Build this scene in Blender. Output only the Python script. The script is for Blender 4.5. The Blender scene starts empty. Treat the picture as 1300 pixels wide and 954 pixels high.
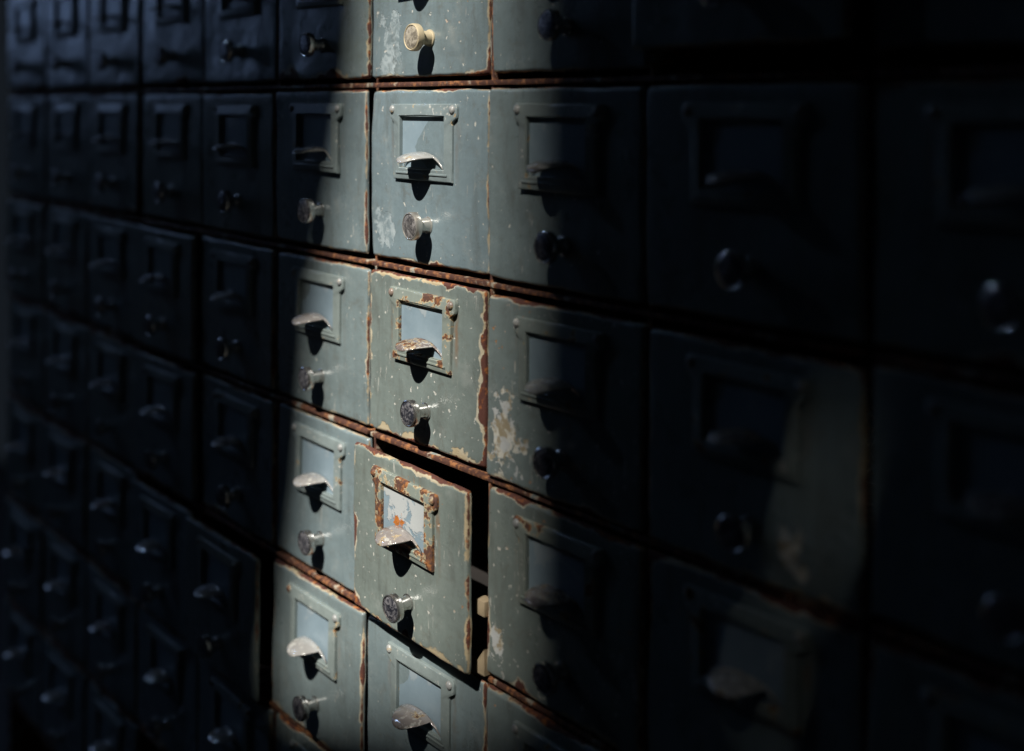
import bpy, bmesh, math, random
from mathutils import Vector, Matrix

R = math.radians
sc = bpy.context.scene
col = sc.collection

# ------------------------------------------------------------------ camera
EYE = 1.40                                   # height of the topmost rail shown, metres above the floor
cam_d = bpy.data.cameras.new('camera')
cam = bpy.data.objects.new('camera', cam_d)
col.objects.link(cam)
yaw, roll = 0.90384, 0.006766
fw = Vector((-math.sin(yaw), math.cos(yaw), 0)); rt = Vector((math.cos(yaw), math.sin(yaw), 0)); up = Vector((0, 0, 1))
rt2 = rt * math.cos(roll) + up * math.sin(roll); up2 = -rt * math.sin(roll) + up * math.cos(roll)
M = Matrix((rt2, up2, -fw)).transposed().to_4x4()
M.translation = Vector((0.79028, -0.49474, EYE - 0.01878))
cam.matrix_world = M
cam_d.sensor_width = 36.0
cam_d.lens = 1600 / 1300 * 36
cam_d.shift_x = 0.0
cam_d.shift_y = -(477 - 142.2) / 1300
cam_d.clip_start = 0.02
cam_d.clip_end = 100
cam_d.dof.use_dof = True
cam_d.dof.focus_distance = 0.86
cam_d.dof.aperture_fstop = 2.9
cam_d.dof.aperture_blades = 0
sc.camera = cam

# ------------------------------------------------------------------ light and exposure
w = bpy.data.worlds.new('World'); sc.world = w; w.use_nodes = True
bg = w.node_tree.nodes['Background']
bg.inputs['Color'].default_value = (0.56, 0.74, 1.0, 1)
bg.inputs['Strength'].default_value = 0.0078

SX, SZ = 0.38, 1.27                          # sun: metres to the right and up per metre away from the drawers
sun_d = bpy.data.lights.new('sun', 'SUN'); sun = bpy.data.objects.new('sun', sun_d); col.objects.link(sun)
sun.rotation_euler = Vector((-SX, 1.0, -SZ)).to_track_quat('-Z', 'Y').to_euler()
sun.location = (1.5, -4, 6)
sun_d.energy = 5.0; sun_d.angle = R(0.55); sun_d.color = (1.0, 0.965, 0.915)

# cool light from a window at the far left end of the room
win_d = bpy.data.lights.new('window_light', 'AREA'); win = bpy.data.objects.new('window_light', win_d); col.objects.link(win)
win_d.shape = 'RECTANGLE'; win_d.size = 0.5; win_d.size_y = 0.8
win_d.energy = 1.35; win_d.color = (0.36, 0.55, 1.0)
win.location = (-3.6, -0.92, EYE + 0.60)
win.rotation_euler = (Vector((0.1, 0, EYE)) - win.location).to_track_quat('-Z', 'Y').to_euler()

# small unseen lamp added high on that side for glints on the pulls
hi_d = bpy.data.lights.new('glint_lamp', 'AREA'); hi = bpy.data.objects.new('glint_lamp', hi_d); col.objects.link(hi)
hi_d.shape = 'RECTANGLE'; hi_d.size = 0.08; hi_d.size_y = 0.11
hi_d.energy = 2.0; hi_d.color = (0.42, 0.62, 1.0)
hi.location = (-2.8, -1.20, EYE + 1.75)
hi.rotation_euler = (Vector((-1.1, 0, EYE - 0.6)) - hi.location).to_track_quat('-Z', 'Y').to_euler()

sc.view_settings.view_transform = 'Standard'
sc.view_settings.look = 'None'
sc.view_settings.exposure = 0.72
sc.view_settings.gamma = 1.0
sc.render.engine = 'CYCLES'
sc.cycles.use_denoising = True
sc.cycles.max_bounces = 6
sc.cycles.sample_clamp_indirect = 4.0
sc.cycles.caustics_reflective = False
sc.cycles.caustics_refractive = False

# ------------------------------------------------------------------ node helpers
class NT:
    def __init__(self, name):
        m = bpy.data.materials.new(name); m.use_nodes = True
        self.m = m; self.t = m.node_tree; self.t.nodes.clear()
        self.out = self.t.nodes.new('ShaderNodeOutputMaterial')
        self.b = self.t.nodes.new('ShaderNodeBsdfPrincipled')
        self.t.links.new(self.b.outputs[0], self.out.inputs[0])
    def put(self, sock, v):
        if v is None: return
        if hasattr(v, 'is_output') or isinstance(v, bpy.types.NodeSocket): self.t.links.new(v, sock)
        else:
            if isinstance(v, (tuple, list)) and len(v) == 3 and sock.type == 'RGBA': v = (*v, 1)
            sock.default_value = v
    def math(self, op, a, b=None, c=None, clamp=False):
        n = self.t.nodes.new('ShaderNodeMath'); n.operation = op; n.use_clamp = clamp
        self.put(n.inputs[0], a); self.put(n.inputs[1], b)
        if c is not None: self.put(n.inputs[2], c)
        return n.outputs[0]
    def vmath(self, op, a, b):
        n = self.t.nodes.new('ShaderNodeVectorMath'); n.operation = op
        self.put(n.inputs[0], a); self.put(n.inputs[1], b)
        return n.outputs[0]
    def mix(self, f, a, b):
        n = self.t.nodes.new('ShaderNodeMix'); n.data_type = 'RGBA'
        self.put(n.inputs[0], f); self.put(n.inputs[6], a); self.put(n.inputs[7], b)
        return n.outputs[2]
    def fmix(self, f, a, b):
        n = self.t.nodes.new('ShaderNodeMix'); n.data_type = 'FLOAT'
        self.put(n.inputs[0], f); self.put(n.inputs[2], a); self.put(n.inputs[3], b)
        return n.outputs[0]
    def noise(self, vec, scale, detail=4, rough=0.55, dist=0.0):
        n = self.t.nodes.new('ShaderNodeTexNoise')
        self.put(n.inputs['Vector'], vec); n.inputs['Scale'].default_value = scale
        n.inputs['Detail'].default_value = detail; n.inputs['Roughness'].default_value = rough
        n.inputs['Distortion'].default_value = dist
        return n.outputs[0]
    def step(self, v, lo, hi):
        n = self.t.nodes.new('ShaderNodeMapRange'); n.interpolation_type = 'SMOOTHSTEP'
        self.put(n.inputs[0], v); self.put(n.inputs[1], lo); self.put(n.inputs[2], hi)
        return n.outputs[0]
    def attr(self, name):
        n = self.t.nodes.new('ShaderNodeAttribute'); n.attribute_type = 'OBJECT'; n.attribute_name = name
        return n.outputs['Fac']
    def obj(self):
        return self.t.nodes.new('ShaderNodeTexCoord').outputs['Object']
    def seeded(self, vec):
        s = self.attr('seed')
        n = self.t.nodes.new('ShaderNodeCombineXYZ')
        self.put(n.inputs[0], self.math('MULTIPLY', s, 1.37)); self.put(n.inputs[1], self.math('MULTIPLY', s, 0.71))
        self.put(n.inputs[2], self.math('MULTIPLY', s, 2.13))
        return self.vmath('ADD', vec, n.outputs[0])
    def sep(self, vec):
        n = self.t.nodes.new('ShaderNodeSeparateXYZ'); self.put(n.inputs[0], vec); return n.outputs
    def bump(self, h, dist, strength=1.0, normal=None):
        n = self.t.nodes.new('ShaderNodeBump'); n.inputs['Distance'].default_value = dist
        n.inputs['Strength'].default_value = strength
        self.put(n.inputs['Height'], h); self.put(n.inputs['Normal'], normal)
        return n.outputs[0]
    def set(self, **k):
        for a, v in k.items(): self.put(self.b.inputs[a.replace('_', ' ')], v)
        return self.m

FW, FH = 0.1408, 0.1205                      # a drawer front
RUST_D, RUST_O, CREAM = (0.085, 0.028, 0.018), (0.40, 0.135, 0.028), (0.50, 0.45, 0.33)
BLUE, GREEN = (0.158, 0.206, 0.220), (0.162, 0.190, 0.168)

def paint_front():
    n = NT('drawer_paint'); o = n.obj(); v = n.seeded(o); x, y, z = n.sep(o)[0:3]
    rust, tone, chips = n.attr('rust'), n.attr('tone'), n.attr('chips')
    # distance to the edge of the sheet
    dx = n.math('SUBTRACT', FW / 2, n.math('ABSOLUTE', x))
    dx = n.math('ADD', dx, n.math('MULTIPLY', n.math('MAXIMUM', n.math('SUBTRACT', y, 0.0022), 0.0), 1.6))
    dt = n.math('SUBTRACT', FH / 2, z)
    db = n.math('MULTIPLY', n.math('ADD', z, FH / 2), 0.5)
    d = n.math('MINIMUM', n.math('MINIMUM', dx, dt), db)
    big = n.noise(v, 24, 3); fine = n.noise(v, 170, 6, 0.65); mid = n.noise(v, 70, 5, 0.6)
    reach = n.math('MULTIPLY', rust, n.math('ADD', 0.0007, n.math('MULTIPLY', n.step(big, 0.48, 0.70), 0.0062)))
    jag = n.math('ADD', n.math('MULTIPLY', n.math('SUBTRACT', mid, 0.5), 0.0060), n.math('MULTIPLY', n.math('SUBTRACT', fine, 0.5), 0.0030))
    jag = n.math('MULTIPLY', jag, n.math('MINIMUM', 1.0, n.math('ADD', 0.25, rust)))
    e = n.math('SUBTRACT', n.math('ADD', d, jag), reach)
    m_rust = n.math('SUBTRACT', 1.0, n.step(e, -0.0004, 0.0003))
    fw_ = n.math('MULTIPLY', n.math('MULTIPLY', rust, n.step(n.noise(v, 45, 4, 0.6), 0.42, 0.66)), 0.0026)
    m_fringe = n.math('SUBTRACT', 1.0, n.step(n.math('SUBTRACT', e, fw_), -0.0002, 0.0006))
    # paint, its cloudiness and runs
    vs = n.t.nodes.new('ShaderNodeMapping'); n.put(vs.inputs[0], v); vs.inputs['Scale'].default_value = (1, 1, 0.10)
    runs = n.noise(vs.outputs[0], 130, 5, 0.6)
    cloud = n.noise(v, 16, 4, 0.6)
    base = n.mix(tone, GREEN, BLUE)
    k = n.math('ADD', n.math('MULTIPLY', cloud, 0.55), n.math('ADD', 0.56, n.math('MULTIPLY', runs, 0.32)))
    hsv = n.t.nodes.new('ShaderNodeHueSaturation'); n.put(hsv.inputs['Color'], base); n.put(hsv.inputs['Value'], k)
    c = hsv.outputs[0]
    # dust film
    c = n.mix(n.math('MULTIPLY', n.step(n.noise(v, 38, 6, 0.7), 0.52, 0.75), 0.30), c, (0.36, 0.37, 0.34))
    # grime: dark runs and smudges, and brown runs below the two rivets
    vg = n.t.nodes.new('ShaderNodeMapping'); n.put(vg.inputs[0], v); vg.inputs['Scale'].default_value = (1, 1, 0.22)
    gr = n.step(n.noise(vg.outputs[0], 62, 6, 0.7, 0.4), 0.50, 0.72)
    c = n.mix(n.math('MULTIPLY', gr, 0.50), c, (0.085, 0.088, 0.075))
    sm = n.step(n.noise(v, 85, 7, 0.75, 0.8), 0.53, 0.66)
    c = n.mix(n.math('MULTIPLY', sm, 0.30), c, (0.115, 0.105, 0.080))
    ax = n.math('ABSOLUTE', n.math('SUBTRACT', n.math('ABSOLUTE', x), 0.0385))
    rr = n.math('MULTIPLY', n.math('SUBTRACT', 1.0, n.step(ax, 0.0005, 0.0045)), n.math('MULTIPLY', n.math('SUBTRACT', 1.0, n.step(z, 0.030, 0.046)), n.step(z, -0.020, 0.034)))
    rr = n.math('MULTIPLY', n.math('MULTIPLY', rr, n.step(n.noise(vg.outputs[0], 190, 4, 0.6), 0.42, 0.62)), n.math('MINIMUM', 1.0, n.math('MULTIPLY', rust, 1.1)))
    c = n.mix(n.math('MULTIPLY', rr, 0.7), c, (0.21, 0.105, 0.045))
    # small chips and vertical scratches
    sp = n.noise(v, 240, 3, 0.5)
    lim = n.math('SUBTRACT', 0.735, n.math('MULTIPLY', chips, 0.065))
    m_sp = n.step(sp, lim, n.math('ADD', lim, 0.02))
    vc = n.t.nodes.new('ShaderNodeMapping'); n.put(vc.inputs[0], v); vc.inputs['Scale'].default_value = (1, 1, 0.16); vc.inputs['Rotation'].default_value = (0, 0.10, 0)
    scr = n.noise(vc.outputs[0], 260, 4, 0.6)
    gate = n.step(n.noise(v, 22, 3, 0.5), 0.50, 0.62)
    lim2 = n.math('SUBTRACT', 0.68, n.math('MULTIPLY', chips, 0.055))
    m_sc = n.math('MULTIPLY', n.step(scr, lim2, n.math('ADD', lim2, 0.03)), gate)
    m_ch = n.math('MULTIPLY', n.math('MAXIMUM', m_sp, n.math('MULTIPLY', m_sc, 0.8)), n.step(chips, 0.0, 0.15))
    c = n.mix(m_ch, c, n.mix(n.step(cloud, 0.56, 0.62), (0.50, 0.49, 0.43), (0.36, 0.17, 0.06)))
    # one peeled patch where the drawer has one
    px = n.math('SUBTRACT', x, n.attr('patch_x')); pz = n.math('SUBTRACT', z, n.attr('patch_z')); pr = n.attr('patch_r')
    dist = n.math('SQRT', n.math('ADD', n.math('MULTIPLY', px, px), n.math('MULTIPLY', n.math('MULTIPLY', pz, pz), 0.45)))
    pd = n.math('DIVIDE', dist, n.math('MAXIMUM', pr, 0.0001))
    pn = n.math('ADD', n.math('MULTIPLY', n.math('SUBTRACT', n.noise(v, 55, 6, 0.68), 0.5), 4.2), pd)
    m_pa = n.math('MULTIPLY', n.math('SUBTRACT', 1.0, n.step(pn, 0.62, 0.72)), n.step(pr, 0.0005, 0.001))
    pcol = n.mix(n.step(n.noise(v, 95, 5, 0.7), 0.46, 0.54), (0.46, 0.47, 0.45), n.mix(n.step(n.noise(v, 130, 4), 0.5, 0.6), (0.30, 0.25, 0.16), (0.56, 0.54, 0.46)))
    soft = n.attr('patch_soft')
    pcol = n.mix(soft, pcol, (0.32, 0.37, 0.375))
    c = n.mix(n.math('MULTIPLY', m_pa, n.math('SUBTRACT', 1.0, n.math('MULTIPLY', soft, n.step(n.noise(v, 120, 6, 0.75, 0.8), 0.40, 0.60)))), c, pcol)
    # primer fringe and rust
    c = n.mix(n.math('MULTIPLY', m_fringe, 0.85), c, n.mix(n.step(big, 0.45, 0.6), (0.42, 0.33, 0.19), CREAM))
    rc = n.mix(n.step(n.noise(v, 150, 5, 0.65), 0.52, 0.68), RUST_D, RUST_O)
    c = n.mix(m_rust, c, rc)
    rough = n.math('ADD', 0.15, n.math('MULTIPLY', n.noise(v, 30, 6, 0.7), 0.30))
    rough = n.fmix(n.math('MAXIMUM', m_rust, m_fringe), rough, 0.85)
    rough = n.fmix(n.math('MAXIMUM', m_pa, m_ch), rough, 0.6)
    h = n.math('SUBTRACT', n.math('MULTIPLY', n.math('MULTIPLY', m_rust, n.noise(v, 420, 4)), 1.2), n.math('ADD', m_fringe, n.math('ADD', m_pa, m_ch)))
    nb = n.bump(h, 0.00022, 0.9)
    nb = n.bump(n.noise(v, 34, 4, 0.55), 0.0017, 0.8, nb)
    nb = n.bump(n.noise(v, 900, 3, 0.5), 0.00005, 0.6, nb)
    return n.set(Base_Color=c, Roughness=rough, Normal=nb)

def paint_small(name, base_a, base_b, rust_bias, bare=0.0, metallic=0.0, gloss=0.24):
    n = NT(name); v = n.seeded(n.obj()); rust, tone = n.attr('rust'), n.attr('tone')
    fine = n.noise(v, 260, 6, 0.65); mid = n.noise(v, 85, 5, 0.62); big = n.noise(v, 32, 4)
    c = n.mix(tone, base_a, base_b)
    hsv = n.t.nodes.new('ShaderNodeHueSaturation'); n.put(hsv.inputs['Color'], c); n.put(hsv.inputs['Value'], n.math('ADD', 0.65, n.math('MULTIPLY', mid, 0.7)))
    c = hsv.outputs[0]
    m_b = n.step(n.math('ADD', fine, n.math('MULTIPLY', big, 0.5)), 0.93 - bare, 0.99 - bare)
    c = n.mix(n.math('MULTIPLY', m_b, 0.8), c, (0.47, 0.46, 0.41))
    lim = n.math('SUBTRACT', 1.08 - rust_bias, n.math('MULTIPLY', rust, 0.16))
    rs = n.math('ADD', mid, n.math('MULTIPLY', n.noise(v, 55, 5, 0.6), 0.6))
    m_f = n.step(rs, n.math('SUBTRACT', lim, 0.035), lim)
    m_r = n.step(rs, lim, n.math('ADD', lim, 0.025))
    c = n.mix(m_f, c, (0.42, 0.33, 0.19))
    c = n.mix(m_r, c, n.mix(n.step(fine, 0.46, 0.64), (0.075, 0.034, 0.022), (0.27, 0.105, 0.030)))
    rough = n.fmix(n.math('MAXIMUM', m_f, m_b), n.math('ADD', gloss, n.math('MULTIPLY', big, 0.2)), 0.75)
    nb = n.bump(n.math('ADD', mid, n.math('MULTIPLY', m_f, -0.4)), 0.0004, 0.7)
    return n.set(Base_Color=c, Roughness=rough, Normal=nb, Metallic=metallic)

def card_mat():
    n = NT('label_card_painted'); v = n.seeded(n.obj()); worn = n.attr('worn')
    c = n.mix(n.noise(v, 40, 7, 0.7), (0.135, 0.190, 0.220), (0.28, 0.355, 0.395))
    nz = n.math('ADD', n.noise(v, 52, 7, 0.62, 0.5), n.math('MULTIPLY', n.sep(n.obj())[2], 9.0))
    m = n.math('MULTIPLY', n.step(nz, n.math('SUBTRACT', 0.66, n.math('MULTIPLY', worn, 0.14)), n.math('SUBTRACT', 0.69, n.math('MULTIPLY', worn, 0.14))), n.math('MINIMUM', 1.0, n.math('ADD', worn, 0.35)))
    c = n.mix(m, c, (0.38, 0.40, 0.39))
    r = n.step(n.noise(v, 60, 5, 0.6), n.math('SUBTRACT', 0.86, n.math('MULTIPLY', worn, 0.20)), n.math('SUBTRACT', 0.89, n.math('MULTIPLY', worn, 0.20)))
    c = n.mix(r, c, RUST_O)
    return n.set(Base_Color=c, Roughness=n.fmix(m, 0.3, 0.6), Normal=n.bump(n.math('ADD', m, n.noise(v, 60, 4)), 0.0003, 0.6))

def knob_mat():
    n = NT('knob_plated_metal'); v = n.seeded(n.obj()); tone = n.attr('age')
    f = n.noise(v, 190, 5, 0.65)
    c = n.mix(tone, (0.62, 0.61, 0.58), (0.50, 0.42, 0.27))
    m = n.math('MULTIPLY', n.step(f, 0.52, 0.66), 0.7)
    c = n.mix(m, c, (0.20, 0.16, 0.12))
    met = n.fmix(tone, 0.95, 0.25)
    rough = n.math('ADD', n.fmix(tone, 0.20, 0.5), n.math('MULTIPLY', m, 0.35))
    return n.set(Base_Color=c, Roughness=rough, Metallic=met, Normal=n.bump(f, 0.0001, 0.5))

def knob_face_mat():
    n = NT('knob_face_tarnished'); v = n.seeded(n.obj()); tone = n.attr('age')
    f = n.noise(v, 260, 6, 0.7, 1.2)
    c = n.mix(n.step(f, 0.42, 0.62), (0.035, 0.037, 0.05), (0.30, 0.29, 0.30))
    c = n.mix(n.math('MULTIPLY', tone, 0.75), c, n.mix(n.step(f, 0.4, 0.6), (0.22, 0.19, 0.14), (0.48, 0.42, 0.30)))
    return n.set(Base_Color=c, Roughness=n.math('ADD', 0.22, n.math('MULTIPLY', f, 0.3)), Metallic=n.fmix(tone, 0.55, 0.1), Normal=n.bump(f, 0.0003, 0.8))

def rust_rail():
    n = NT('rusty_cabinet_steel'); v = n.seeded(n.obj())
    a = n.noise(v, 60, 6, 0.65); b = n.noise(v, 210, 5, 0.65)
    c = n.mix(n.step(b, 0.48, 0.66), (0.075, 0.030, 0.019), (0.36, 0.15, 0.055))
    c = n.mix(n.step(a, 0.56, 0.62), c, (0.40, 0.33, 0.24))
    c = n.mix(n.step(a, 0.61, 0.66), c, (0.20, 0.235, 0.22))
    return n.set(Base_Color=c, Roughness=0.72, Normal=n.bump(n.math('ADD', a, b), 0.0005, 0.8))

def plain(name, base, rough=0.6, scale=20, var=0.35, metallic=0.0):
    n = NT(name); v = n.obj(); f = n.noise(v, scale, 5, 0.6)
    hsv = n.t.nodes.new('ShaderNodeHueSaturation'); hsv.inputs['Color'].default_value = (*base, 1)
    n.put(hsv.inputs['Value'], n.math('ADD', 1 - var / 2, n.math('MULTIPLY', n.math('SUBTRACT', f, 0.5), var * 2)))
    return n.set(Base_Color=hsv.outputs[0], Roughness=rough, Metallic=metallic, Normal=n.bump(f, 0.001, 0.4))

M_FRONT = paint_front()
M_HOLDER = paint_small('label_holder_paint', (0.20, 0.225, 0.19), (0.185, 0.225, 0.225), 0.05, 0.05)
M_PULL = paint_small('finger_pull_worn_paint', (0.21, 0.165, 0.145), (0.42, 0.41, 0.385), 0.06, 0.11, metallic=0.3, gloss=0.05)
M_PULL.node_tree.nodes['Principled BSDF'].inputs['Coat Weight'].default_value = 0.8
M_PULL.node_tree.nodes['Principled BSDF'].inputs['Coat Roughness'].default_value = 0.07
M_RIVET = paint_small('rivet_steel', (0.20, 0.15, 0.12), (0.26, 0.27, 0.26), 0.10, 0.10)
M_CARD = card_mat()
M_KNOB = knob_mat()
M_FACE = knob_face_mat()
M_RAIL = rust_rail()
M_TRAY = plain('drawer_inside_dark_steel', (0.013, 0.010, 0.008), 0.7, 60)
M_WOOD = plain('pale_wood_runner', (0.40, 0.31, 0.19), 0.7, 90)
M_SLAB = plain('dark_slab', (0.10, 0.10, 0.11), 0.9, 6)

# ------------------------------------------------------------------ mesh helpers
def finish(name, bm, mat, parent=None, loc=(0, 0, 0), smooth=True):
    bmesh.ops.recalc_face_normals(bm, faces=bm.faces)
    me = bpy.data.meshes.new(name); bm.to_mesh(me); bm.free()
    me.materials.append(mat)
    if smooth:
        for p in me.polygons: p.use_smooth = True
        me.set_sharp_from_angle(angle=R(38))
    o = bpy.data.objects.new(name, me); col.objects.link(o)
    o.parent = parent; o.location = loc
    return o

def box(bm, x0, x1, y0, y1, z0, z1, bev=0.0):
    vs = [bm.verts.new((x, y, z)) for x in (x0, x1) for y in (y0, y1) for z in (z0, z1)]
    fs = [(0, 1, 3, 2), (4, 6, 7, 5), (0, 4, 5, 1), (2, 3, 7, 6), (0, 2, 6, 4), (1, 5, 7, 3)]
    f = [bm.faces.new([vs[i] for i in q]) for q in fs]
    if bev:
        ed = {e for q in f for e in q.edges}
        bmesh.ops.bevel(bm, geom=list(ed), offset=bev, segments=2, affect='EDGES', profile=0.6)

def lathe(bm, prof, seg=28, y_sign=-1):
    rings = []
    for r, y in prof:
        if r < 1e-6: rings.append([bm.verts.new((0, y_sign * y, 0))])
        else: rings.append([bm.verts.new((r * math.cos(2 * math.pi * i / seg), y_sign * y, r * math.sin(2 * math.pi * i / seg))) for i in range(seg)])
    for a, b in zip(rings, rings[1:]):
        for i in range(seg):
            j = (i + 1) % seg
            if len(a) == 1: bm.faces.new((a[0], b[i], b[j]))
            elif len(b) == 1: bm.faces.new((a[i], a[j], b[0]))
            else: bm.faces.new((a[i], a[j], b[j], b[i]))

def axis(half, r, n):
    pts = [0, .06, .15, .3, .5, .75, 1.0]
    a = [r * p for p in pts]
    mid = [r + (2 * half - 2 * r) * i / n for i in range(1, n)]
    c = [2 * half - q for q in reversed(a)]
    return [q - half for q in a + mid + c]

def front_bm(seed):
    rnd = random.Random(seed); bm = bmesh.new(); r = 0.0026
    xs, zs = axis(FW / 2, r, 26), axis(FH / 2, r, 22)
    dents = [(rnd.uniform(-.065, .065), rnd.uniform(-.055, .055), rnd.uniform(.006, .022), rnd.uniform(-.0004, .0010)) for _ in range(9)]
    corner = [(sx * FW / 2, sz * FH / 2, rnd.uniform(.010, .02), rnd.uniform(-.0004, .0013)) for sx in (-1, 1) for sz in (-1, 1)]
    bow = rnd.uniform(-.0006, .0008)
    def wob(t, k): return 0.00035 * math.sin(t * 90 + k) + 0.0002 * math.sin(t * 230 + 2 * k)
    g = []
    for x in xs:
        row = []
        for z in zs:
            y = 0.0
            d = FW / 2 - abs(x); e = FH / 2 - abs(z)
            for q in (d, e):
                if q < r: y += r - math.sqrt(max(0, r * r - (r - q) ** 2))
            y = min(y, r)
            for cx, cz, s, a in dents + corner: y += a * math.exp(-((x - cx) ** 2 + (z - cz) ** 2) / (2 * s * s))
            y += bow * ((x / (FW / 2)) ** 2 + (z / (FH / 2)) ** 2 - 1)
            X = x + wob(z, seed) * (abs(x) / (FW / 2)) ** 4; Z = z + wob(x, seed + 3) * (abs(z) / (FH / 2)) ** 4
            # the corners of the pressed sheet are a little round
            if d < .004 and e < .004:
                X -= math.copysign(.0006 * (1 - d / .004) * (1 - e / .004), x); Z -= math.copysign(.0006 * (1 - d / .004) * (1 - e / .004), z)
            row.append(bm.verts.new((X, y, Z)))
        g.append(row)
    nx, nz = len(xs), len(zs)
    for i in range(nx - 1):
        for j in range(nz - 1): bm.faces.new((g[i][j], g[i + 1][j], g[i + 1][j + 1], g[i][j + 1]))
    loop = [g[i][0] for i in range(nx)] + [g[nx - 1][j] for j in range(1, nz)] + [g[i][nz - 1] for i in range(nx - 2, -1, -1)] + [g[0][j] for j in range(nz - 2, 0, -1)]
    back = [bm.verts.new((v.co.x, 0.0040, v.co.z)) for v in loop]
    n = len(loop)
    for i in range(n): bm.faces.new((loop[i], loop[(i + 1) % n], back[(i + 1) % n], back[i]))
    bm.faces.new(back)
    return bm

# the holder, the pull and the knob are measured from the middle of the drawer front (z) and its centre line (x)
def holder_bm():
    bm = bmesh.new(); n = 14
    HW, T, B = 0.0352, 0.0505, -0.0022           # outer half width, top, bottom
    IW, IT, IB = 0.0268, 0.0418, 0.0065          # opening
    def ear(z):
        t = z - 0.0375
        if t <= 0: return 0.0
        k = min(1.0, t / 0.0045); k = k * k * (3 - 2 * k)
        return 0.0052 * k * (1 - 0.30 * max(0, (z - 0.0480) / 0.0025) ** 2)
    out, inn = [], []
    def lerp(a, b, t): return a + (b - a) * t
    for i in range(n):
        t = i / n; x = lerp(-HW - ear(T), HW + ear(T), t); out.append((x, T)); inn.append((lerp(-IW, IW, t), IT))
    for i in range(n * 2):
        t = i / (n * 2); z = lerp(T, B, t); out.append((HW + ear(z), z)); inn.append((IW, lerp(IT, IB, t)))
    for i in range(n):
        t = i / n; out.append((lerp(HW, -HW, t), B)); inn.append((lerp(IW, -IW, t), IB))
    for i in range(n * 2):
        t = i / (n * 2); z = lerp(B, T, t); out.append((-HW - ear(z), z)); inn.append((-IW, lerp(IB, IT, t)))
    cz = 0.5 * (IT + IB)
    def inset(p, q, d):
        v = Vector(q) - Vector(p); L = v.length
        return Vector(p) + v * (d / L)
    loops = [[(p[0], 0.0006, p[1]) for p in out], [(p[0], -0.0019, p[1]) for p in out]]
    a = [inset(p, q, 0.0007) for p, q in zip(out, inn)]; loops.append([(p.x, -0.0026, p.y) for p in a])
    a = [inset(p, q, 0.0022) for p, q in zip(out, inn)]; loops.append([(p.x, -0.0028, p.y) for p in a])
    a = [inset(q, p, 0.0012) for p, q in zip(out, inn)]; loops.append([(p.x, -0.0035, p.y) for p in a])
    a = [inset(q, p, 0.0003) for p, q in zip(out, inn)]; loops.append([(p.x, -0.0026, p.y) for p in a])
    loops.append([(q[0], -0.0029, q[1]) for q in inn]); loops.append([(q[0], 0.0006, q[1]) for q in inn])
    V = [[bm.verts.new(p) for p in L] for L in loops]; m = len(out)
    for A, Bq in zip(V, V[1:]):
        for i in range(m): bm.faces.new((A[i], A[(i + 1) % m], Bq[(i + 1) % m], Bq[i]))
    # pressed ridge across the lower bar
    box(bm, -0.031, 0.031, -0.0038, -0.0024, 0.0018, 0.0034, 0.0006)
    return bm

def pull_bm():
    # a tongue standing out from the lower bar: arched across where it leaves the plate, rounded and drooping at its tip
    bm = bmesh.new(); nv = 16; A, T = 0.0244, 0.0152; g = []
    xs = [-A, -0.0232, -0.0217, -0.0200, -0.0182, -0.0168, -0.0159] + [T * math.sin(math.pi / 2 * (-1 + 2 * i / 40)) for i in range(41)]
    xs += [-q for q in reversed(xs[:7])]
    for x in xs:
        a = abs(x)
        out = 0.0160 * max(0.0, 1 - (a / T) ** 2.3) ** 0.55 + 0.0030 * max(0.0, 1 - (a / A) ** 2) ** 0.8
        zw = 0.0118 * max(0.0, 1 - (a / A) ** 2.2) ** 0.7
        row = []
        for j in range(nv + 1):
            o = out * j / nv
            row.append(bm.verts.new((x, -0.0016 - o, 0.0056 + zw - 0.0056 * (o / 0.019) ** 2.4 - 0.0012 * (o / 0.019) ** 10)))
        g.append(row)
    for i in range(len(xs) - 1):
        for j in range(nv): bm.faces.new((g[i][j], g[i + 1][j], g[i + 1][j + 1], g[i][j + 1]))
    bmesh.ops.remove_doubles(bm, verts=bm.verts, dist=0.00002)
    return bm

def knob_bm():
    bm = bmesh.new()
    lathe(bm, [(0.0060, -0.0006), (0.0060, 0.0008), (0.0052, 0.0012), (0.0049, 0.0030), (0.0049, 0.0092), (0.0060, 0.0096), (0.0089, 0.0100), (0.0096, 0.0107),
               (0.0097, 0.0118), (0.0097, 0.0142), (0.0094, 0.0151), (0.0087, 0.0155), (0.0082, 0.0152), (0.0081, 0.0147), (0, 0.0147)], 36)
    return bm
def face_bm():
    bm = bmesh.new()
    lathe(bm, [(0.0081, 0.0146), (0.0079, 0.0152), (0.0066, 0.0156), (0.0040, 0.0158), (0.0, 0.0158)], 36)
    return bm
def rivet_bm():
    bm = bmesh.new()
    lathe(bm, [(0.0031, 0.0), (0.0031, 0.0005), (0.0028, 0.0013), (0.0021, 0.0020), (0.0011, 0.0024), (0, 0.0025)], 18)
    return bm
def tray_bm():
    bm = bmesh.new(); t = 0.0010; W = 0.0655; L = 0.36
    box(bm, -W, W, 0.024, L, -0.0560, -0.0550)
    for s in (-1, 1): box(bm, s * W - t / 2, s * W + t / 2, 0.024, L, -0.0549, 0.0330)
    box(bm, -W + t, W - t, L - t, L, -0.0549, 0.0330)
    return bm

# ------------------------------------------------------------------ floor, and unseen slabs added to shape the shaft of sun
def struct(o):
    o['kind'] = 'structure'; return o
bm = bmesh.new(); box(bm, -6, 6, -10, 1.0, -0.1, 0.0); struct(finish('floor', bm, M_SLAB, smooth=False))

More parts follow.
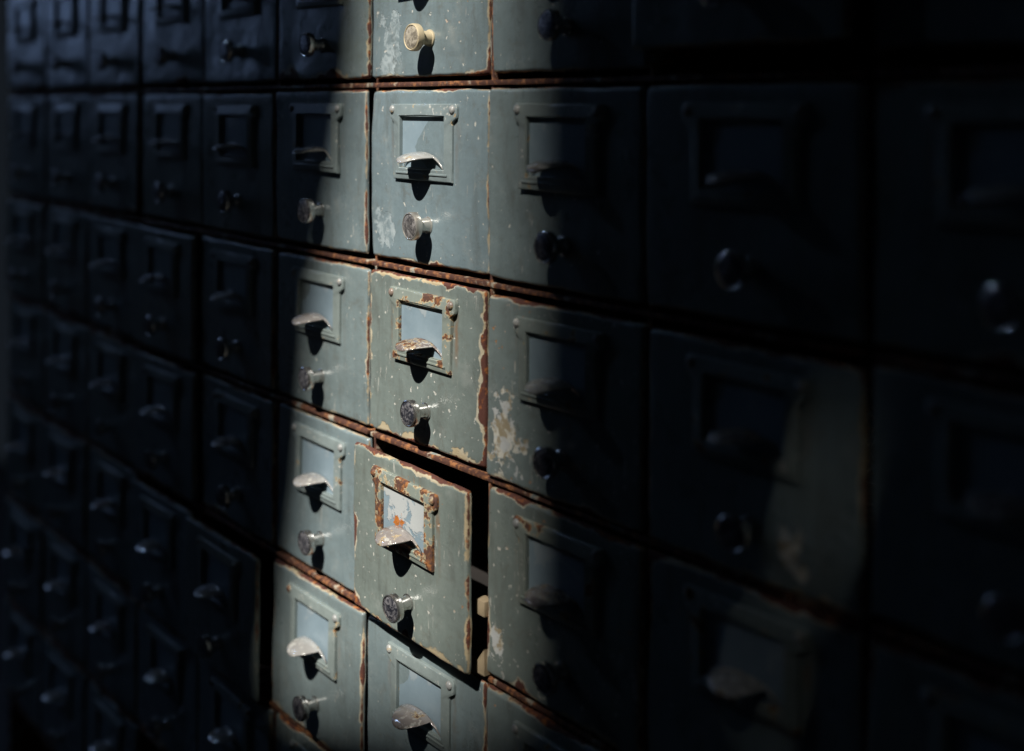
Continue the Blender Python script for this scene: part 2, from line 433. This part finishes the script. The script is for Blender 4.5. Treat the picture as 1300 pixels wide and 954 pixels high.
YI = 3.6
YW = 5.0                                    # the outer sun mask stands this far in front of the drawers
def on_mask(x, z, Y): return (x + SX * Y, z + SZ * Y + EYE)
def slab(bm, poly, y0, y1):
    a = [bm.verts.new((x, y0, z)) for x, z in poly]; b = [bm.verts.new((x, y1, z)) for x, z in poly]
    bm.faces.new(a); bm.faces.new(list(reversed(b)))
    for i in range(len(poly)): bm.faces.new((a[i], a[(i + 1) % len(poly)], b[(i + 1) % len(poly)], b[i]))
# edge and slit of the added masks, given where they fall on the drawers
EDGE = [on_mask(x, z, YW) for x, z in [(0.000, 0.240), (-0.007, 0.035), (-0.018, -0.024), (-0.038, -0.090), (-0.064, -0.150), (-0.082, -0.250), (-0.093, -0.330), (-0.110, -0.420), (-0.126, -0.490), (-0.150, -0.640)]]
RT_ = on_mask(0.30, 0.240, YW); RB = on_mask(0.30, -0.640, YW)
IT = on_mask(0.240, 0.240, YI); IB = on_mask(0.240, -0.378, YI); SL = on_mask(-0.30, -0.556, YI)
SUN_SLIT = [(0.482, 0.240, .0040), (0.470, 0.060, .0046), (0.467, 0.025, .0030), (0.464, -0.010, .0012), (0.456, -0.050, .0016), (0.449, -0.100, .0013), (0.432, -0.140, .0013),
         (0.416, -0.185, .0028), (0.405, -0.225, .0034), (0.392, -0.256, .0004), (0.378, -0.286, .0050), (0.372, -0.312, .0040)]
CL = [on_mask(x - k / 2, z, YI) for x, z, k in SUN_SLIT]; CR = [on_mask(x + k / 2, z, YI) for x, z, k in SUN_SLIT]
LT, LB = EDGE[0], EDGE[-1]
XL, XR, ZB, ZT = -5.0, 6.0, 0.0, 11.0
bm = bmesh.new(); y0, y1 = -YW - 0.02, -YW
slab(bm, [(XL, ZB), (LB[0], ZB)] + EDGE[::-1] + [(LT[0], ZT), (XL, ZT)], y0, y1)
slab(bm, [(LB[0], ZB), (RB[0], ZB), RB, LB], y0, y1)
slab(bm, [LT, RT_, (RT_[0], ZT), (LT[0], ZT)], y0, y1)
struct(finish('outer_sun_mask', bm, M_SLAB, smooth=False))  # unseen, added to cut the left edge of the sun shaft
bm = bmesh.new(); y0, y1 = -YI - 0.02, -YI
slab(bm, [IB] + CL[::-1] + [IT], y0, y1)
slab(bm, CR[::-1] + [(XR, CR[0][1]), (XR, CR[-1][1])], y0, y1)
slab(bm, [(XL, ZB), (XR, ZB), (XR, CR[-1][1]), CL[-1], IB, SL, (XL, SL[1])], y0, y1)
slab(bm, [IT, CL[0], (XR, CR[0][1]), (XR, ZT), (IT[0], ZT)], y0, y1)
struct(finish('inner_sun_mask', bm, M_SLAB, smooth=False))  # unseen, added: lower edge ends the shaft, slit makes the faint patches
# an added, unseen slab that trims the other side of the shaft of sun
YO = 9.0
e1 = on_mask(0.179, -1.2, YO); e2 = on_mask(0.181, 0.6, YO)
bm = bmesh.new()
slab(bm, [(e1[0], 0), (e1[0] + 0.11, 0), (e1[0] + 0.11, 16), (e2[0], 16), e2, e1], -YO - 0.1, -YO)
struct(finish('right_sun_mask', bm, M_SLAB, smooth=False))

# ------------------------------------------------------------------ the cabinets
P = 0.14573 - 0.0006                         # column pitch
ZR = [0.127, 0.0, -0.130, -0.255, -0.383, -0.510, -0.637, -0.764, -0.891, -1.018, -1.145, -1.272]   # rails
def cabinet(t0, ncol, label):
    root = bpy.data.objects.new('filing_cabinet', None); col.objects.link(root)
    x0 = t0 * P + 0.0003; x1 = (t0 + ncol) * P - 0.0003
    root.location = (0.5 * (x0 + x1), 0.0, 0.0)
    root['label'] = label; root['category'] = 'cabinet'; root['group'] = 'three column filing cabinets'
    cx = root.location.x; rnd = random.Random(t0 + 50)
    def part(name, *b, bev=0.0006):
        bm = bmesh.new(); b = list(b); c = [(b[0] + b[1]) / 2, (b[2] + b[3]) / 2, (b[4] + b[5]) / 2]
        box(bm, b[0] - c[0], b[1] - c[0], b[2] - c[1], b[3] - c[1], b[4] - c[2], b[5] - c[2], bev)
        o = finish(name, bm, M_RAIL, root, (c[0] - cx, c[1], c[2])); o['seed'] = rnd.uniform(0, 9); return o
    top, bot = EYE + ZR[0] + 0.0018, EYE + ZR[-1] - 0.0018
    part('side_panel', x0, x0 + 0.0016, 0.0015, 0.42, 0.0, top + 0.02)
    part('side_panel', x1 - 0.0016, x1, 0.0015, 0.42, 0.0, top + 0.02)
    for k in range(1, ncol):
        xx = (t0 + k) * P
        part('stile', xx - 0.0013, xx + 0.0013, -0.0030, 0.418, 0.03, top)
    for z in ZR:
        part('rail', x0 + 0.0018, x1 - 0.0018, -0.0044, 0.4, EYE + z - 0.0017, EYE + z + 0.0016, bev=0.0011)
    part('back_panel', x0 + 0.0018, x1 - 0.0018, 0.4195, 0.421, 0.0, top)
    return root
cabinet(-6, 3, 'leftmost cabinet, dark and out of focus, beyond the wide black gap')
cabinet(-3, 3, 'shaded cabinet left of the sunlit column, its right column half in sun')
cabinet(0, 3, 'cabinet with the brightest sunlit column of drawers and rusty rails')
cabinet(3, 3, 'darkest cabinet, nearest the camera at the right edge')

# ------------------------------------------------------------------ one drawer with its parts
GROUP = 'drawers of the filing cabinets'
FRONTS = []
def master():
    root = bpy.data.objects.new('drawer', None); col.objects.link(root)
    c = FH / 2
    fr = finish('front', front_bm(1), M_FRONT, root, (0, 0, c)); FRONTS.append(fr.data)
    h = finish('label_holder', holder_bm(), M_HOLDER, root, (0, 0, c))
    for s in (-1, 1): finish('rivet', rivet_bm(), M_RIVET, h, (s * 0.0362, -0.0022, 0.0465))
    bm = bmesh.new(); box(bm, -0.0266, 0.0266, -0.0004, 0.0003, -0.0176, 0.0176)
    finish('label_card', bm, M_CARD, h, (0, 0, 0.0241))
    p = finish('finger_pull', pull_bm(), M_PULL, root, (0, 0, c))
    sm = p.modifiers.new('thickness', 'SOLIDIFY'); sm.thickness = 0.0009; sm.offset = 0
    k = finish('knob', knob_bm(), M_KNOB, root, (0.0045, 0, c - 0.0335))
    finish('knob_face', face_bm(), M_FACE, k)
    return root
proto = master()
for s in range(2, 7):
    o = finish('front', front_bm(s), M_FRONT); FRONTS.append(o.data); bpy.data.objects.remove(o)

def copy_tree(o, parent=None):
    c = o.copy(); col.objects.link(c); c.parent = parent
    for ch in o.children: copy_tree(ch, c)
    return c
def allof(o):
    yield o
    for ch in o.children: yield from allof(ch)

COLS = 'ABCDEFGHIJ'
ROWS = dict(A=7, B=7, C=7, D=6, E=6, F=6, G=5, H=5, I=4, J=4)
ORD = ['top', 'second', 'third', 'fourth', 'fifth', 'sixth', 'seventh']
WHERE = dict(A='leftmost column', B='second column from the left', C='third column from the left, before the wide gap',
             D='fourth column from the left, after the wide gap', E='fifth column from the left')
LABEL = {
 'F0': 'drawer left of the topmost sunlit one, with rusty lower right corner',
 'F1': 'half-sunlit drawer with shaded label holder and knob just touched by sun, second row',
 'F2': 'half-sunlit drawer left of the one with the rustiest edges, third row',
 'F3': 'half-sunlit drawer directly left of the pulled-open drawer, fourth row',
 'F4': 'slightly pulled-out sunlit drawer, below and left of the pulled-open one',
 'F5': 'dark drawer lowest in the column left of the bright one, mostly cut off',
 'G0': 'topmost sunlit drawer, cut by the upper edge, with cream aged knob and pale scuffs',
 'G1': 'fully sunlit blue-grey drawer with pale scuffs beside its knob, second row',
 'G2': 'sunlit green-grey drawer with rust all along its edges and brown finger pull',
 'G3': 'pulled-open sunlit drawer with torn white label and rusty holder',
 'G4': 'sunlit drawer directly under the pulled-open one, cut by the lower edge',
 'H0': 'drawer right of the topmost sunlit one, mostly shaded, at upper edge',
 'H1': 'mostly shaded drawer right of the sunlit blue-grey one, clean edges, second row',
 'H2': 'drawer with a large peeled white patch left of its knob',
 'H3': 'mostly shaded drawer right of the pulled-open one, with scratched rusty lower left corner',
 'H4': 'dark drawer below the one with scratched rusty corner, cut by the lower edge',
 'I0': 'dark bluish drawer pushed out and lifted over a black gap at upper edge',
 'I1': 'large dark drawer under the lifted one, second column from the right',
 'I2': 'dark drawer with a faint patch of light on its lower right, third row',
 'I3': 'dark drawer low in the second column from the right, faint light on its holder',
 'J0': 'topmost drawer at the right edge, faintly lit pale patch above a black gap',
 'J1': 'very dark drawer at the right edge, second row, with faint green upper left',
 'J2': 'very dark drawer at the right edge, third row',
 'J3': 'lowest drawer in the darkest column at the right edge',
}
PULL = dict(I0=0.016, G3=0.0145, F4=0.004, E4=0.016, D2=0.007, D3=0.006, D4=0.009, H0=.002, H1=.0035, H2=.003, H3=.003, H4=.003, I1=.005, I2=.003, G2=0.0, G1=0.0005, G0=0.001, J1=.003, J2=.001)
LIFT = dict(I0=0.010, J0=0.006, I2=-0.003, H2=-0.002, H1=0.0, G2=-0.0005)
RUST = dict(G2=1.0, G3=0.75, F0=0.75, G0=0.30, G1=0.28, F1=0.22, F2=0.3, F3=0.2, F4=0.4, H2=0.42, H3=0.62, H1=0.10, H0=0.15, I2=0.5, I3=0.7, G4=0.25, H4=0.4)
TONE = dict(G0=0.85, G1=1.0, G2=0.15, G3=0.05, F2=0.6, F1=0.8, F3=0.8, F4=0.6, G4=0.7, H0=0.7, H1=0.6, H2=0.35, H3=0.1)
CHIP = dict(G0=0.9, G1=0.7, G2=0.85, G3=0.8, H2=0.9, H3=1.0, F4=0.3, F1=0.5, F2=0.5, F3=0.4)
PATCH = dict(G0=(-0.046, -0.038, 0.016), G1=(-0.053, -0.036, 0.014), H2=(-0.052, -0.034, 0.024), H3=(-0.058, -0.040, 0.010), I2=(0.030, -0.040, 0.010), I3=(0.02, 0.02, 0.006))
ALLS = {}
first = True
for ci, cn in enumerate(COLS):
    for r in range(ROWS[cn]):
        key = cn + str(r); rnd = random.Random(key)
        d = proto if first else copy_tree(proto); first = False
        ALLS[key] = d
        pull = PULL.get(key, rnd.uniform(0, 0.003)); lift = LIFT.get(key, rnd.uniform(-.0008, .0008))
        t = ci - 6 + 0.5
        top = ZR[r] - 0.0040; bot = ZR[r + 1] + 0.0052 if r < 6 else ZR[r + 1] + 0.005
        x = t * P + rnd.uniform(-.0006, .0006)
        if cn == 'C' and r < 2: x -= 0.002
        if cn == 'D' and r < 2: x += 0.003
        if key == 'G2': x -= 0.0018
        d.location = (x, -0.0042 - pull, EYE + bot + lift)
        d.rotation_euler = (R(rnd.uniform(-.5, .5)), R(rnd.uniform(-.25, .25)), R(rnd.uniform(-.5, .5)))
        if key == 'G3': d.rotation_euler = (R(1.2), R(0.9), R(-0.3))
        sz = (top - bot) / FH; sx = 1.0
        if key == 'G2': sx = 0.985
        if cn in 'HI' : sx = 1.008
        d.scale = (sx, 1, sz)
        if key in LABEL: d['label'] = LABEL[key]
        else:
            rw = 'lowest' if r == ROWS[cn] - 1 else ORD[r]
            d['label'] = f'dark unlit steel drawer, {rw} in the {WHERE[cn]}'
        d['category'] = 'drawer'; d['group'] = GROUP
        rs = RUST.get(key, rnd.uniform(.1, .5)); tn = TONE.get(key, rnd.uniform(.2, .9)); ch = CHIP.get(key, rnd.uniform(.05, .4))
        sd = rnd.uniform(1, 20)
        for q in allof(d):
            if q.type != 'MESH': continue
            q['seed'] = sd + rnd.uniform(0, 3); q['rust'] = rs; q['tone'] = tn
            if key == 'G3' and q.name.startswith('label_holder'): q['rust'] = 1.55
            nm = q.name.split('.')[0]
            if nm == 'front':
                q.data = FRONTS[rnd.randrange(len(FRONTS))]
                q['chips'] = ch
                px, pz, pr = PATCH.get(key, (0, 0, 0)); q['patch_x'] = px; q['patch_z'] = pz; q['patch_r'] = pr; q['patch_soft'] = 1.0 if key in ('G0', 'G1') else 0.0
            if nm == 'finger_pull': q['tone'] = {'G1': 1.0, 'G0': 1.0, 'G2': 0.0, 'G3': 0.35, 'F3': 0.8, 'F4': 0.9, 'F2': .5}.get(key, rnd.uniform(0, 1))
            if nm == 'knob': q.location.x += rnd.uniform(-.0009, .0009); q.location.z += rnd.uniform(-.0009, .0009); q.rotation_euler = (R(rnd.uniform(-2.5, 2.5)), rnd.uniform(0, 6.28), R(rnd.uniform(-2.5, 2.5)))
            if nm == 'finger_pull': q.rotation_euler = (R(rnd.uniform(-5, 4)), R(rnd.uniform(-2, 2)), R(rnd.uniform(-3, 3)))
            if nm == 'label_holder': q.rotation_euler.y = R(rnd.uniform(-.9, .9)); q.location.x += rnd.uniform(-.0007, .0007)
            if nm == 'label_card': q['worn'] = {'G3': 1.0, 'G2': 0.1, 'G4': 0.0}.get(key, 0.0)
            if nm in ('knob', 'knob_face'): q['age'] = {'G0': 1.0, 'G1': 0.25}.get(key, 0.0)
            if nm == 'rivet': q['tone'] = {'G2': 0, 'G3': 0}.get(key, 0.9)

# the open drawer shows its box and the pale runner blocks on its side
for key in ('G3',):
    d = ALLS[key]
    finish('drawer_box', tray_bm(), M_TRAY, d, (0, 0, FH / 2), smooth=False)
    bm = bmesh.new(); box(bm, -0.0052, 0.0042, -0.004, 0.004, -0.0050, 0.0050, 0.0007)
    finish('runner_block', bm, M_WOOD, d, (0.0705, 0.0150, FH / 2 - 0.0180))
    bm = bmesh.new()
    pts = [(-0.0072, -0.0085)] + [(-0.0072 + 0.0110 * math.sin(math.pi / 2 * i / 10), -0.0060 + 0.0150 * (1 - (1 - i / 10) ** 2)) for i in range(11)] + [(0.0038, -0.0085)]
    a = [bm.verts.new((x, -0.004, z)) for x, z in pts]; b = [bm.verts.new((x, 0.004, z)) for x, z in pts]
    bm.faces.new(a); bm.faces.new(b[::-1])
    for i in range(len(pts)): bm.faces.new((a[i], a[(i + 1) % len(pts)], b[(i + 1) % len(pts)], b[i]))
    finish('runner_block', bm, M_WOOD, d, (0.0710, 0.0150, FH / 2 - 0.0530), smooth=False)
